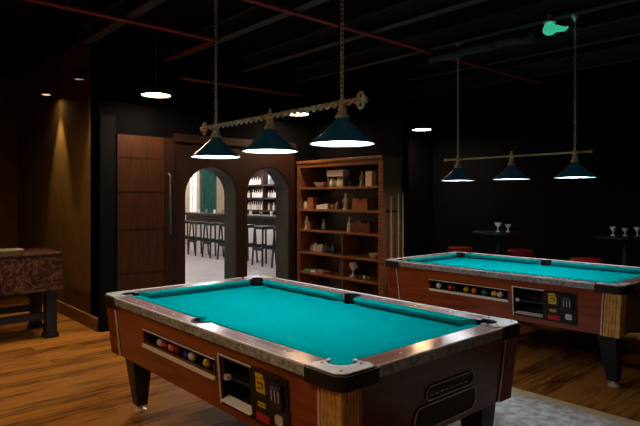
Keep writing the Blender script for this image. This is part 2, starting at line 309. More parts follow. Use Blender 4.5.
# ------------------------------------------------------------------ pool tables
A_, B_ = 1.18, .6665          # half length (y), half width (x)
def pool_table(cx, cy, label, near):
    t = thing('pool_table', label, 'pool table', (cx, cy, 0), 0, 'coin operated pool tables')
    ZT = .82
    # inner rail line with pocket notches, as (x, y)
    ai, bi = A_-.112, B_-.112
    rc, rs = .066, .056
    pc = (B_-.135, A_-.135); ps = (B_-.100, 0)
    def inner():
        pts = []
        # go counter-clockwise from (+bi, -)
        dsd = math.sqrt(rs*rs-(bi-ps[0])**2)
        dv = math.sqrt(rc*rc-.015**2)
        def corner(sx, sy):
            c = (sx*pc[0], sy*pc[1])
            p1 = (sx*bi, sy*(pc[1]-dv)); p2 = (sx*(pc[0]-dv), sy*ai)
            if sx*sy < 0: p1, p2 = p2, p1
            a1 = math.atan2(p1[1]-c[1], p1[0]-c[0]); a2 = math.atan2(p2[1]-c[1], p2[0]-c[0])
            while a2 <= a1: a2 += 2*PI
            return circ(c[0], c[1], rc, a1, a2, 14)
        def side(sx):
            c = (sx*ps[0], 0)
            p1 = (sx*bi, -sx*dsd); p2 = (sx*bi, sx*dsd)
            a1 = math.atan2(p1[1], p1[0]-c[0]); a2 = math.atan2(p2[1], p2[0]-c[0])
            while a2 <= a1: a2 += 2*PI
            return circ(c[0], 0, rs, a1, a2, 12)
        return side(1)+corner(1, 1)+corner(-1, 1)+side(-1)+corner(-1, -1)+corner(1, -1)
    inn = inner()
    # wooden rails: four pieces meeting the corner plates
    cl = .20
    def clip(pred): return [p for p in inn if pred(p)]
    for sx in (1, -1):
        seg = [p for p in inn if p[0]*sx >= bi-1e-6 and abs(p[1]) < A_-cl]
        seg.sort(key=lambda p: p[1])
        # keep arc order: sort by y is monotonic for the side pocket's outer arc
        out = [(sx*B_, -(A_-cl)), (sx*bi, -(A_-cl))]+seg+[(sx*bi, A_-cl), (sx*B_, A_-cl)]
        MB().plate(out, (), .772, ZT).build('side_rail', 'rail', t)
        # white sights
        sm = MB()
        for k in (-3, -2, -1, 1, 2, 3):
            sm.lathe([(.001, .0002), (.007, .0002), (.007, .0012), (.001, .0012)], sx*(B_-.055), k*(A_-.15)/4, 10, ZT)
        sm.build('sights', 'white', t)
        MB().box(min(sx*(B_+.001), sx*(B_+.008)), max(sx*(B_+.001), sx*(B_+.008)), -(A_-cl), A_-cl, .774, ZT-.003).build('edge_trim', 'alum', t, bevel=.002)
        MB().tube([(sx*(B_+.003), -(A_-cl), ZT-.001), (sx*(B_+.003), A_-cl, ZT-.001)], .006, 8).build('edge_bead', 'bead', t, smooth=True)
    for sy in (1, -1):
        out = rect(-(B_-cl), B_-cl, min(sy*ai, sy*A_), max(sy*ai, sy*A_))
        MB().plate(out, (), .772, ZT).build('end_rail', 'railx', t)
        sm = MB()
        for k in (-1, 0, 1):
            sm.lathe([(.001, .0002), (.007, .0002), (.007, .0012), (.001, .0012)], k*(B_-.15)/2, sy*(A_-.055), 10, ZT)
        sm.build('sights', 'white', t)
        MB().box(-(B_-cl), B_-cl, min(sy*(A_+.001), sy*(A_+.008)), max(sy*(A_+.001), sy*(A_+.008)), .774, ZT-.003).build('edge_trim', 'alum', t, bevel=.002)
        MB().tube([(-(B_-cl), sy*(A_+.003), ZT-.001), (B_-cl, sy*(A_+.003), ZT-.001)], .006, 8).build('edge_bead', 'bead', t, smooth=True)
    # corner castings
    R = .055
    for sx in (1, -1):
        for sy in (1, -1):
            dv = math.sqrt(rc*rc-.015**2)
            a1 = math.atan2(-dv, .015); a2 = math.atan2(.015, -dv); a2 += 0 if a2 > a1 else 2*PI
            arc = circ(pc[0], pc[1], rc, a1, a2, 14)
            oc = circ(B_-R+.003, A_-R+.003, R, 0, PI/2, 8)
            def prof(e):
                return [(B_+e, A_-cl)]+[(x+e-.003, y+e-.003) for x, y in oc]+[(B_-cl, A_+e)]
            inner_ = [(B_-cl, ai), ]+arc[::-1]+[(bi, A_-cl)]
            o = [(B_-cl+.02, A_+.003), (B_-cl, A_-.04), (B_-cl+.03, ai)]+arc[::-1]+[(bi, A_-cl+.03), (B_-.04, A_-cl), (B_+.003, A_-cl+.02)]+oc
            pl = MB().plate([(sx*x, sy*y) for x, y in o], (), ZT+.0005, ZT+.006).build('corner_plate', 'chrome', t, bevel=.002)
            body = prof(.0)+inner_
            MB().plate([(sx*x, sy*y) for x, y in body], (), .772, ZT).build('corner_block', 'rail', t)
            o1 = prof(.012); o0 = prof(.002)
            MB().plate([(sx*x, sy*y) for x, y in o1+o0[::-1]], (), .758, ZT-.004).build('corner_guard', 'rubber', t, bevel=.003)
            # screws on the plate
            sc = MB()
            for x, y in ((B_-.05, A_-.16), (B_-.16, A_-.05), (B_-.035, A_-.035)):
                sc.lathe([(.001, 0), (.006, 0), (.005, .002), (.001, .002)], sx*x, sy*y, 8, ZT+.0065)
            sc.build('screws', 'blackmetal', pl)
            pk = MB().lathe([(rc+.002, .70), (rc+.002, .771)], sx*pc[0], sy*pc[1], 24, cap=False).lathe([(.001, .70), (rc+.002, .70)], sx*pc[0], sy*pc[1], 24, cap=False)
            pk.lathe([(rc-.0015, .7725), (rc-.0015, ZT+.004)], sx*pc[0], sy*pc[1], 24, cap=False) if False else pk.plate([(sx*x, sy*y) for x, y in circ(pc[0], pc[1], rc-.0005, a1, a2, 14)+circ(pc[0], pc[1], rc-.005, a2, a1, 14)], (), .7725, ZT+.003)
            pk.build('pocket', 'pocket', t)
        MB().lathe([(rs+.002, .70), (rs+.002, .771)], sx*ps[0], 0, 24, cap=False).lathe([(.001, .70), (rs+.002, .70)], sx*ps[0], 0, 24, cap=False).plate([(sx*x, y) for x, y in circ(ps[0], 0, rs+.012, -1.75, 1.75, 14)+circ(ps[0], 0, rs-.004, 1.75, -1.75, 14)], (), ZT+.0005, ZT+.0035).plate([(sx*x, y) for x, y in circ(ps[0], 0, rs-.0005, -1.75, 1.75, 14)+circ(ps[0], 0, rs-.004, 1.75, -1.75, 14)], (), .7725, ZT+.0004).build('pocket', 'pocket', t)
    # cloth bed with notches round the pockets
    def notch():
        pts = []
        def arcpts(c, r, pa, pb, n=10):   # the arc of the circle lying inside the bed
            a1 = math.atan2(pa[1]-c[1], pa[0]-c[0]); a2 = math.atan2(pb[1]-c[1], pb[0]-c[0])
            while a2 >= a1: a2 -= 2*PI
            return circ(c[0], c[1], r, a1, a2, n)
        dsd = math.sqrt(rs*rs-(bi-ps[0])**2); dv = math.sqrt(rc*rc-.015**2)
        pts += arcpts(ps, rs, (bi, -dsd), (bi, dsd))
        pts += arcpts(pc, rc, (bi, pc[1]-dv), (pc[0]-dv, ai))
        pts += arcpts((-pc[0], pc[1]), rc, (-(pc[0]-dv), ai), (-bi, pc[1]-dv))
        pts += arcpts((-ps[0], 0), rs, (-bi, dsd), (-bi, -dsd))
        pts += arcpts((-pc[0], -pc[1]), rc, (-bi, -(pc[1]-dv)), (-(pc[0]-dv), -ai))
        pts += arcpts((pc[0], -pc[1]), rc, (pc[0]-dv, -ai), (bi, -(pc[1]-dv)))
        return pts
    MB().plate(notch(), (), .760, .772).build('cloth_bed', 'cloth', t)
    # cushions
    cw = .058
    def cushion(p0, p1, nrm, m0, m1):
        p0, p1, nrm = Vector(p0), Vector(p1), Vector(nrm); d = (p1-p0).normalized()
        v = []
        for p, m in ((p0, m0), (p1, -m1)):
            for w, z in ((0, .7725), (0, ZT+.0005), (cw*.6, ZT+.001), (cw, ZT-.003), (cw, ZT-.009), (cw*.12, .7725)):
                q = p+nrm*w+d*m*w
                v.append((q.x, q.y, z))
        f = [(5, 4, 3, 2, 1, 0), (6, 7, 8, 9, 10, 11)]+[(i, (i+1) % 6, 6+(i+1) % 6, 6+i) for i in range(6)]
        MB().add(v, f).build('cushion', 'cloth', t)
    e0 = rs+.012; e1 = pc[1]-.066; ex = pc[0]-.066
    for sx in (1, -1):
        cushion((sx*bi, e0, 0), (sx*bi, e1, 0), (-sx, 0, 0), .35, .9)
        cushion((sx*bi, -e1, 0), (sx*bi, -e0, 0), (-sx, 0, 0), .9, .35)
    for sy in (1, -1):
        cushion((-ex, sy*ai, 0), (ex, sy*ai, 0), (0, -sy, 0), .9, .9)
    # cabinet: tapered panels
    zt, zb = .771, .42
    def inset(z): return .022+(zt-z)/(zt-zb)*.028
    def fx(s, off=0.): return lambda p, z, w: (s*(B_-inset(z)-w-off), p, z)
    def fy(s, off=0.): return lambda p, z, w: (p, s*(A_-inset(z)-w-off), z)
    cp = .10        # corner post coverage
    oa = [(-(A_-inset(zb)), zb), (A_-inset(zb), zb), (A_-inset(zt), zt), (-(A_-inset(zt)), zt)]
    ob = [(-(B_-inset(zb)), zb), (B_-inset(zb), zb), (B_-inset(zt), zt), (-(B_-inset(zt)), zt)]
    ret = rrect(-.225, .60, .588, .668, .02); dor = rect(-.555, -.29, .478, .705)
    MB().plate(oa, [ret, dor], 0, .02, fx(-1)).build('front_panel', 'cab', t)
    MB().plate(oa, (), 0, .02, fx(1)).build('back_panel', 'cab', t)
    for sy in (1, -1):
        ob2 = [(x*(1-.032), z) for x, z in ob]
        MB().plate(ob2, (), 0, .02, fy(sy)).build('end_panel', 'cabshaded', t)
    MB().box(-(B_-.075), B_-.075, -(A_-.075), A_-.075, zb+.002, zb+.018).build('bottom_panel', 'blackmetal', t)
    # lower wooden lip round the cabinet
    # ball return: trough and frame
    xi = -(B_-.045)
    tr = MB().box(xi, xi+.13, -.235, .61, .575, .585).box(xi+.12, xi+.13, -.235, .61, .585, .68).box(xi, xi+.13, -.245, -.235, .575, .68).box(xi, xi+.13, .61, .62, .575, .68).box(xi, xi+.13, -.245, .62, .68, .685)
    tr.build('ball_trough', 'pocket', t)
    fr = MB().plate(rrect(-.238, .613, .577, .678, .028), [rrect(-.225, .60, .588, .668, .02)], -.004, .0, fx(-1)).build('ball_return_frame', 'blackmetal', t)
    MB().plate(rrect(-.238, .613, .566, .588, .009), (), -.016, -.0045, fx(-1)).build('chrome_lip', 'chrome', fr)
    MB().plate(rrect(-.238, .613, .671, .677, .0025), (), -.008, -.0045, fx(-1)).build('chrome_bead', 'chrome', fr)
    # cue ball door: recessed box with frame, middle shelf and tray
    bx = MB().box(xi+.002, xi+.15, -.563, -.555, .47, .715).box(xi+.002, xi+.15, -.29, -.282, .47, .715).box(xi+.15, xi+.158, -.563, -.282, .47, .715).box(xi+.002, xi+.15, -.555, -.29, .47, .478).box(xi+.002, xi+.15, -.555, -.29, .705, .713)
    bx.build('door_recess', 'pocket', t)
    df = MB().plate(rect(-.567, -.278, .464, .717), [rect(-.548, -.297, .483, .700)], -.006, -.0005, fx(-1)).build('door_frame', 'blackmetal', t)
    MB().plate(rect(-.567, -.278, .710, .717), (), -.011, -.0065, fx(-1)).plate(rect(-.285, -.278, .464, .709), (), -.011, -.0065, fx(-1)).build('chrome_edge', 'chrome', df)
    MB().add([fx(-1)(p, z, w) for p in (-.548, -.297) for z, w in ((.484, -.022), (.500, .03), (.484, .03))], [(0, 1, 2), (3, 5, 4), (0, 3, 4, 1), (1, 4, 5, 2), (2, 5, 3, 0)]).build('tray', 'chrome', df)
    MB().plate(rect(-.548, -.297, .585, .600), (), .03, .10, fx(-1)).build('divider', 'leg', df)
    MB().plate(rect(-.33, -.30, .585, .612), (), .004, .029, fx(-1)).build('latch', 'silver', df)
    # coin mechanism
    cm = MB().plate(rrect(-.832, -.575, .462, .718, .012), (), -.008, -.0005, fx(-1)).build('coin_panel', 'blackmetal', t)
    def patch(name, m, y0, y1, z0, z1, w=-.011): MB().plate(rect(y0, y1, z0, z1), (), w, -.0085, fx(-1)).build(name, m, cm)
    patch('yellow_sticker', 'yellow', -.668, -.602, .610, .676)
    patch('upper_yellow_sticker', 'yellow', -.660, -.600, .680, .698)
    patch('price_sticker', 'yellow', -.665, -.610, .545, .567)
    patch('red_plate', 'redst', -.690, -.592, .480, .515)
    mk = MB()
    for y0, y1, z0, z1 in ((-.655, -.615, .652, .659), (-.655, -.648, .632, .652), (-.64, -.615, .628, .634), (-.65, -.62, .555, .558)):
        mk.plate(rect(y0, y1, z0, z1), (), -.0125, -.0112, fx(-1))
    mk.build('sticker_print', 'blackmetal', cm)
    cs = MB().plate(rrect(-.800, -.715, .570, .690, .01), (), -.022, -.0085, fx(-1)).build('coin_slide', 'leg', cm)
    for y in (-.785, -.76, -.735):
        MB().plate(rect(y, y+.006, .605, .655), (), -.0225, -.0222, fx(-1)).build('coin_slot', 'silver', cs)
    MB().plate(rect(-.79, -.73, .660, .675), (), -.0245, -.0222, fx(-1)).build('blue_plate', 'blue', cs)
    MB().plate(rrect(-.79, -.74, .50, .545, .012), (), -.016, -.0085, fx(-1)).build('lock_plate', 'silver', cm)
    # end emblem: two black outlined plates
    for y, nm in ((-1, 'end_badge'),):
        up = rrect(-.115, .262, .578, .648, .033); lo = rrect(-.185, .295, .448, .566, .045)
        for q, g in ((up, .006), (lo, .007)):
            e = MB().plate(q, (), -.004, -.0005, fy(-1)).build(nm, 'rubber', t)
            xs = [p[0] for p in q]; zs = [p[1] for p in q]
            r = .033 if q is up else .045
            MB().plate(rrect(min(xs), max(xs), min(zs), max(zs), r), [rrect(min(xs)+g, max(xs)-g, min(zs)+g, max(zs)-g, r-g)], -.008, -.0045, fy(-1)).build('badge_outline', 'gold', e)
        lt = MB()
        for k in range(8):
            lt.plate(rect(-.08+k*.038, -.058+k*.038, .600, .606), (), -.006, -.0042, fy(-1))
        lt.build('badge_print', 'gold', e)
    # bronze ribbed corner posts
    for sx in (1, -1):
        for sy in (1, -1):
            mb = MB()
            for k in range(5):
                for side in (0, 1):
                    w = .022*k+.012
                    p = []
                    for z in (zb, zt-.013):
                        i = inset(z)-.003
                        p.append((sx*(B_-i), sy*(A_-i-w), z) if side == 0 else (sx*(B_-i-w*.8), sy*(A_-i), z))
                    mb.tube(p, .0115, 8)
            p = [(sx*(B_-inset(z)+.004), sy*(A_-inset(z)+.004), z) for z in (zb, zt-.013)]
            mb.tube(p, .012, 8)
            cpst = mb.build('corner_post', 'bronze' if sx < 0 and sy < 0 else 'cab', t, smooth=True)
            p = [(sx*(B_-inset(z)+.006), sy*(A_-inset(z)-.122), z) for z in (zb, zt-.013)]
            q = [(sx*(B_-inset(z)-.10), sy*(A_-inset(z)+.006), z) for z in (zb, zt-.013)]
            MB().tube(p, .005, 6).tube(q, .005, 6).build('chrome_edge', 'chrome', cpst)
    # legs
    for sx in (1, -1):
        for sy in (1, -1):
            x, y = sx*(B_-.20), sy*(A_-.135)
            lg = MB().frustum((x-sx*0, y, .045), (.075, .085), (x+sx*.02, y-sy*.02, zb+.001), (.15, .15)).build('leg', 'leg', t, bevel=.008)
            MB().lathe([(.042, 0), (.042, .012), (.018, .02), (.018, .048)], x, y, 16).build('levelling_foot', 'silver', lg)
    # printed decal on the rail near the coin side
    dc = MB()
    random.seed(3)
    for k in range(7):
        y = -.52-.045*k+.0; h = random.choice((.018, .028, .036))
        dc.plate([(-(B_-.06), y), (-(B_-.06)+h, y), (-(B_-.06)+h*.8, y+.03), (-(B_-.06), y+.028)], (), ZT+.0004, ZT+.0012)
    dc.build('rail_decal', 'bluedark' if near else 'white', t)
    return t, xi

T1 = (2.0885, 2.655); T2 = (5.0875, 2.739)
tA, xi = pool_table(*T1, 'near pool table with teal cloth, cabinet of red brown laminate, chrome corners', True)
tB, _ = pool_table(*T2, 'far pool table with teal cloth, behind the near one', False)
def balls(T, seq, where):
    y = T[1]+.585
    for k, (n, gap) in enumerate(seq):
        y -= gap
        o = MB().sphere((0, 0, 0), .0285).build('pool_ball', 'ball_'+n, smooth=True)
        o.location = (T[0]+xi+.034, y, .5855+.0285)
        tag(o, where[k], 'ball', 'balls in the ball return of the '+('near' if T is T1 else 'far')+' pool table')
        y -= .058
NW = ' in the ball return of the near pool table'; FW = ' in the ball return of the far pool table'
balls(T1, [('white', .12), ('red', .01), ('orange', .02), ('maroon', .01), ('blue', .06), ('white', .0), ('yellow', .10), ('red', .045)],
      ['white ball at the left end'+NW, 'left red ball'+NW, 'orange ball'+NW, 'maroon ball next to the orange one'+NW, 'blue ball'+NW, 'white ball beside the blue one'+NW, 'yellow ball'+NW, 'red ball at the right end'+NW])
balls(T2, [('white', .05), ('red', .08), ('black', .0), ('yellow', .06), ('orange', .03), ('green', .05), ('yellow', .04), ('white', .0)],
      ['white ball at the left end'+FW, 'red ball'+FW, 'black ball'+FW, 'left yellow ball'+FW, 'orange ball'+FW, 'green ball'+FW, 'right yellow ball'+FW, 'white ball at the right end'+FW])
cb = MB().sphere((0, 0, 0), .0285).build('cue_ball', 'ball_white', smooth=True); cb.location = (T1[0]+xi+.075, T1[1]-.52, .601+.0287)
tag(cb, 'white cue ball inside the black door opening of the near pool table', 'ball')

# ------------------------------------------------------------------ table lamps
def table_lamp(x, ys, zr, zb, label, ornate):
    y0 = ys[0]; t = thing('billiard_lamp', label, 'lamp', (x, y0, zr), 0, 'three shade billiard lamps')
    L = lambda y: y-y0
    hb = zb-zr
    mb = MB(); ya, yb = L(ys[0])-.14, L(ys[2])+.16
    if ornate:
        n = 160
        for ph in (0, PI):
            mb.tube([(.011*math.cos(i*.55+ph), ya+(yb-ya)*i/n, hb+.011*math.sin(i*.55+ph)) for i in range(n+1)], .009, 6)
    else:
        mb.tube([(0, ya, hb), (0, yb, hb)], .009, 8)
    bar = mb.build('bar', 'gold' if ornate else 'brass', t, smooth=True)
    for ye, s in ((ya, -1), (yb, 1)):
        fm = MB()
        if ornate:
            for dz in (.024, -.024):
                fm.torus((0, ye, hb+dz), .018, .008, Matrix.Rotation(PI/2, 3, 'Z'))
            fm.sphere((0, ye+s*.03, hb), .02, 12, 8)
        else:
            fm.sphere((0, ye, hb), .016, 12, 8)
        fm.build('finial', 'gold' if ornate else 'brass', bar, smooth=True)
    for i, y in enumerate(ys):
        yl = L(y); sh = MB()
        R0, hgt = .178, .145
        prof = [(R0, 0), (R0*.96, .010), (R0*.70, .045), (R0*.42, .092), (.040, .125), (.030, hgt)]
        sh.lathe(prof, 0, yl, 40, 0, cap=False)
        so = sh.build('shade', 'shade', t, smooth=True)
        MB().lathe([(max(.004, r-.004), z-.001) for r, z in prof], 0, yl, 40, 0, cap=False).build('lining', 'shadein', so, smooth=True)
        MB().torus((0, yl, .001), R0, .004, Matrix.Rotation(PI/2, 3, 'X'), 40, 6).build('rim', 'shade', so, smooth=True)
        MB().lathe([(.001, .006), (R0-.010, .006), (R0-.010, .012), (.001, .012)], 0, yl, 40).build('diffuser', 'glow', so)
        cp = MB().lathe([(.034, hgt-.006), (.040, hgt+.004), (.030, hgt+.02), (.022, hgt+.03), (.026, hgt+.04), (.02, hgt+.055), (.012, hgt+.06), (.012, hb-.008)], 0, yl, 20)
        cp.sphere((0, yl, hb), .026, 14, 10)
        cp.tube([(0, yl, hb), (0, yl, hb+.05)], [.014, .008], 8)
        if not ornate: cp.tube([(-.05, yl, hb), (.05, yl, hb)], .007, 8)
        cp.build('socket_cap', 'gold' if ornate else 'brass', so, smooth=True)
    for y in (ys[0], ys[2]):
        ch = MB(); z = hb+.06; k = 0
        while z+zr < 3.13:
            ch.torus((0, L(y), z), .0105, .0028, Matrix.Rotation(PI/2*(k % 2), 3, 'Z'), 10, 5, sz=1.6); z += .026; k += 1
        ch.build('chain', 'silver', t, smooth=True)
        MB().lathe([(.012, 3.10-zr), (.03, 3.135-zr), (.035, 3.159-zr)], 0, L(y), 14).build('ceiling_hook', 'silver', t)
table_lamp(T1[0], (2.157, 2.813, 3.469), 1.78, 2.0, 'ornate twisted bar lamp with three dark cone shades over the near pool table', True)
table_lamp(T2[0], (2.197, 2.824, 3.451), 1.67, 1.90, 'slim brass bar lamp with three dark cone shades over the far pool table', False)

# ------------------------------------------------------------------ bookshelf
SX, SD = 5.0, .345
bs = thing('bookshelf', 'tall brown wooden bookshelf with trinkets beside the right arch', 'bookshelf', (SX, 4.45, 0))
SW = EY-.075-4.45
lev = [.12, .443, .725, 1.037, 1.325, 1.628]
MB().box(0, SD, 0, .085, 0, 1.96).build('side_panel', 'shelf', bs, bevel=.004)
MB().box(0, SD, SW-.06, SW, 0, 1.96).build('side_panel', 'shelf', bs, bevel=.004)
MB().box(-.012, SD, 0, SW, 1.961, 2.0).box(0.002, .024, .0855, SW-.0605, 1.90, 1.96).build('top_board', 'shelf', bs, bevel=.004)
MB().box(SD-.016, SD-.002, .0855, SW-.0605, .01, 1.95).build('back_panel', 'shelfback', bs)
MB().box(.03, SD-.017, .0855, SW-.0605, .0, .08).build('plinth', 'shelfback', bs)
for z in lev: MB().box(.004, SD-.018, .0855, SW-.0605, z-.03, z).build('shelf', 'shelf', bs, bevel=.003)
for z0, z1 in ((lev[0], lev[1]), (lev[1], lev[2]), (lev[2], lev[3])):
    MB().box(.02, SD-.018, .736-.008, .736+.008, z0+.001, z1-.031).build('divider', 'shelf', bs)

SHELFN = {0: 'bottom', 1: 'second lowest', 2: 'third lowest', 3: 'middle', 4: 'second highest', 5: 'top'}
def put(o, lv, y, label, cat, dx=.12, group=None):
    o.location = (SX+dx, y, lev[lv]+.0008); tag(o, label, cat, group or 'trinkets on the bookshelf'); return o
def jar(r, h, m): return MB().lathe([(r*.8, 0), (r, h*.08), (r, h*.62), (r*.6, h*.78), (r*.62, h*.9), (r*.7, h)], n=16).build('jar', m, smooth=True)
def btl(r, h, m): return MB().lathe([(r, 0), (r, h*.55), (r*.35, h*.72), (r*.32, h*.95), (r*.4, h)], n=14).build('bottle', m, smooth=True)
def bowl(r, h, m): return MB().lathe([(r*.5, 0), (r*.55, .01), (r, h), (r*.94, h), (r*.5, .018)], n=22, cap=True).build('bowl', m, smooth=True)
def boxy(name, w, d, h, m): return MB().box(-d/2, d/2, -w/2, w/2, 0, h).build(name, m, bevel=.004)
def figurine(h, m):
    mb = MB().lathe([(h*.22, 0), (h*.22, h*.06), (h*.12, h*.08)], n=14)
    mb.lathe([(h*.16, h*.08), (h*.13, h*.3), (h*.10, h*.45), (h*.14, h*.62), (h*.12, h*.72), (h*.05, h*.78), (h*.05, h*.8)], n=14)
    mb.sphere((0, 0, h*.89), h*.095, 12, 8)
    for s in (1, -1): mb.tube([(0, s*h*.12, h*.68), (-h*.06, s*h*.2, h*.52), (-h*.12, s*h*.1, h*.42)], [h*.05, h*.045, h*.035], 8)
    return mb.build('figurine', m, smooth=True)
def cup_trophy(h, m):
    mb = MB().box(-h*.16, h*.16, -h*.16, h*.16, 0, h*.16)
    mb.lathe([(h*.10, h*.16), (h*.05, h*.28), (h*.05, h*.4), (h*.16, h*.55), (h*.24, h*.78), (h*.26, h), (h*.22, h), (h*.14, h*.6)], n=18)
    for s in (1, -1): mb.torus((0, s*h*.27, h*.76), h*.12, h*.025, Matrix.Rotation(PI/2, 3, 'Z'), 14, 6)
    return mb.build('trophy', m, smooth=True)
def books(lv, y0, n, m, hs, label):
    y = y0
    for k in range(n):
        w = random.choice((.026, .032, .038)); h = hs*random.choice((.9, 1, 1.05))
        r = thing('book', '', 'book', (SX+.15, y-w/2, lev[lv]+.0008))
        MB().box(-.075, .075, -w/2, w/2, 0, h).build('cover', m, r, bevel=.003)
        MB().box(-.072, .078, -w/2+.004, w/2-.004, .004, h-.004).build('pages', 'offwhite', r) if False else None
        r['label'] = label % ORD[k]; r['group'] = 'books on the '+SHELFN[lv]+' shelf of the bookshelf'
        y -= w+.0025
ORD = ['first', 'second', 'third', 'fourth', 'fifth', 'sixth', 'seventh', 'eighth', 'ninth', 'tenth']
# top shelf
put(bowl(.115, .07, 'white'), 5, 5.73, 'wide white bowl at the left of the top bookshelf level', 'bowl', .14)
for k, (y, m, h, txt) in enumerate(((5.47, 'white', .11, 'white'), (5.40, 'grey', .10, 'grey'), (5.33, 'white', .12, 'pale'), (5.27, 'offwhite', .105, 'cream'))):
    put(jar(.03, h, m), 5, y, txt+' jar, one of the row under the white box on the top level', 'jar', .10)
rk = thing('display_stand', 'small stand with a white box top over the jars on the top level', 'stand', (SX+.12, 5.37, lev[5]+.0008))
for s in (1, -1): MB().box(-.05, .05, s*.145-.006, s*.145+.006, 0, .14).build('support', 'grey', rk)
MB().box(-.06, .06, -.155, .155, .1405, .225).build('white_box', 'white', rk, bevel=.004)
put(jar(.03, .075, 'darkobj'), 5, 5.13, 'dark round jar right of the white box on the top level', 'jar')
put(figurine(.20, 'grey'), 5, 4.92, 'grey figurine standing on the top level of the bookshelf', 'figurine')
put(boxy('carton', .11, .08, .19, 'offwhite'), 5, 4.74, 'cream upright carton at the right end of the top level', 'box', .09)
# second
put(jar(.035, .11, 'white'), 4, 5.985, 'white jar at the left end of the second highest level', 'jar', .08)
put(boxy('wooden_box', .12, .08, .16, 'cork'), 4, 5.86, 'orange wooden box on the second highest level', 'box', .09)
for k, y in enumerate((5.70, 5.62, 5.54)):
    put(boxy('tin', .07, .06, .055+.01*k, 'white'), 4, y, ['left', 'middle', 'right'][k]+' of three low white tins on the second highest level', 'tin', .08)
put(jar(.03, .08, 'tan'), 4, 5.42, 'tan jar right of the white tins on the second highest level', 'jar', .08)
put(jar(.026, .11, 'grey'), 4, 5.345, 'grey jar beside the cream figurine on the second highest level', 'jar', .08)
put(figurine(.22, 'offwhite'), 4, 5.22, 'cream figurine on the second highest level of the bookshelf', 'figurine')
books(4, 5.06, 8, M['cork'], .14, '%s orange brown book from the left on the second highest level')
# third (middle)
put(figurine(.19, 'offwhite'), 3, 5.97, 'cream figurine at the left end of the middle level', 'figurine', .08)
put(boxy('small_box', .06, .05, .10, 'cork'), 3, 5.90, 'small orange box beside the cream figurine on the middle level', 'box', .08)
put(btl(.032, .15, 'grey'), 3, 5.65, 'grey bottle on the middle level of the bookshelf', 'bottle')
put(btl(.034, .19, 'offwhite'), 3, 5.15, 'cream bottle right of the divider on the middle level', 'bottle')
books(3, 5.05, 9, M['redbook'], .135, '%s red brown book from the left on the middle level')
# fourth
for k, (y, m, h) in enumerate(((5.90, 'pink', .09), (5.83, 'white', .12), (5.76, 'white', .10), (5.70, 'offwhite', .11))):
    put(jar(.033, h, m), 2, y, ['pink jar left of the white pots', 'tallest white pot of the cluster', 'short white pot of the cluster', 'cream pot of the cluster'][k]+' on the third lowest level', 'pot')
for k, (y, m, h) in enumerate(((5.60, 'bluedark', .14), (5.53, 'darkobj', .11), (5.46, 'bluedark', .12))):
    put(jar(.034, h, m), 2, y, ['taller dark blue jar', 'black glass jar between the dark blue jars', 'shorter dark blue jar'][k]+' on the third lowest level', 'jar')
put(bowl(.07, .06, 'offwhite'), 2, 4.70, 'small cream bowl at the right end of the third lowest level', 'bowl', .10)
# fifth
for k, (y, m, w) in enumerate(((5.92, 'green', .12), (5.78, 'white', .11), (5.63, 'pink', .12))):
    put(boxy('flat_box', w, .14, .03, m), 1, y, ['green', 'white', 'pink'][k]+' flat box lying on the second lowest level', 'box', .10)
put(cup_trophy(.19, 'silver'), 1, 5.08, 'silver trophy cup on the second lowest level', 'trophy', .12)
put(jar(.035, .20, 'bluedark'), 1, 5.30, 'tall dark blue jar left of the trophy on the second lowest level', 'jar')
for k, (y, m) in enumerate(((4.95, 'redbook'), (4.88, 'white'), (4.80, 'grey'))):
    put(jar(.022, .045, m), 1, y, ['brown', 'white', 'grey'][k]+' tiny jar right of the trophy on the second lowest level', 'jar')

# cue rack on the shelf's side
cr = thing('cue_rack', 'dark wooden cue rack on the side of the bookshelf', 'rack', (5.19, 4.449, 0))
for z in (.10, 1.30): MB().box(-.14, .14, -.03, -.001, z, z+.03).build('rail_bar', 'mahog', cr)
MB().box(-.15, .15, -.07, -.001, .05, .07).build('base_ledge', 'mahog', cr)
for i, (x, l) in enumerate(((5.08, 1.42), (5.215, 1.47), (5.30, 1.46))):
    q = thing('pool_cue', ['leftmost', 'middle', 'rightmost'][i]+' of the pool cues standing in the rack beside the bookshelf', 'cue', (x, 4.395, .0708), 0, 'cues in the rack')
    MB().lathe([(.0145, 0), (.0145, .01), (.013, .6)], n=10).build('butt', 'mahog' if i == 0 else 'tan', q, smooth=True)
    MB().lathe([(.013, .6005), (.0075, l)], n=10).build('shaft', 'cue', q, smooth=True)
    MB().lathe([(.0075, l+.0003), (.007, l+.015)], n=10).build('tip', 'blue', q)

# ------------------------------------------------------------------ game table at the left
g = thing('game_table', 'brown marbled game table with pale highlight strip on top and dark legs at the left wall', 'game table', (1.165, 6.58, 0))
MB().box(-.71, .70, -.36, .36, .50, .879).build('body', 'marble', g, bevel=.008)
MB().box(-.72, .71, -.37, .37, .88, .90).build('top', 'marble', g, bevel=.006)
MB().box(-.72, .45, .16, .37, .9005, .915).build('top_highlight', 'highlight', g, bevel=.004)  # pale strip is the far edge's highlight, put in as colour
for sx in (1, -1):
    for sy in (1, -1):
        lg = MB().box(sx*.60-.055, sx*.60+.055, sy*.28-.055, sy*.28+.055, .05, .499).build('leg', 'leg', g, bevel=.006)
        MB().box(sx*.60-.07, sx*.60+.07, sy*.28-.07, sy*.28+.07, 0, .0495).build('foot', 'rubber', lg, bevel=.006)
MB().box(-.544, .544, -.31, -.25, .20, .27).build('stretcher', 'leg', g)
MB().box(-.544, .544, .25, .31, .20, .27).build('stretcher', 'leg', g)

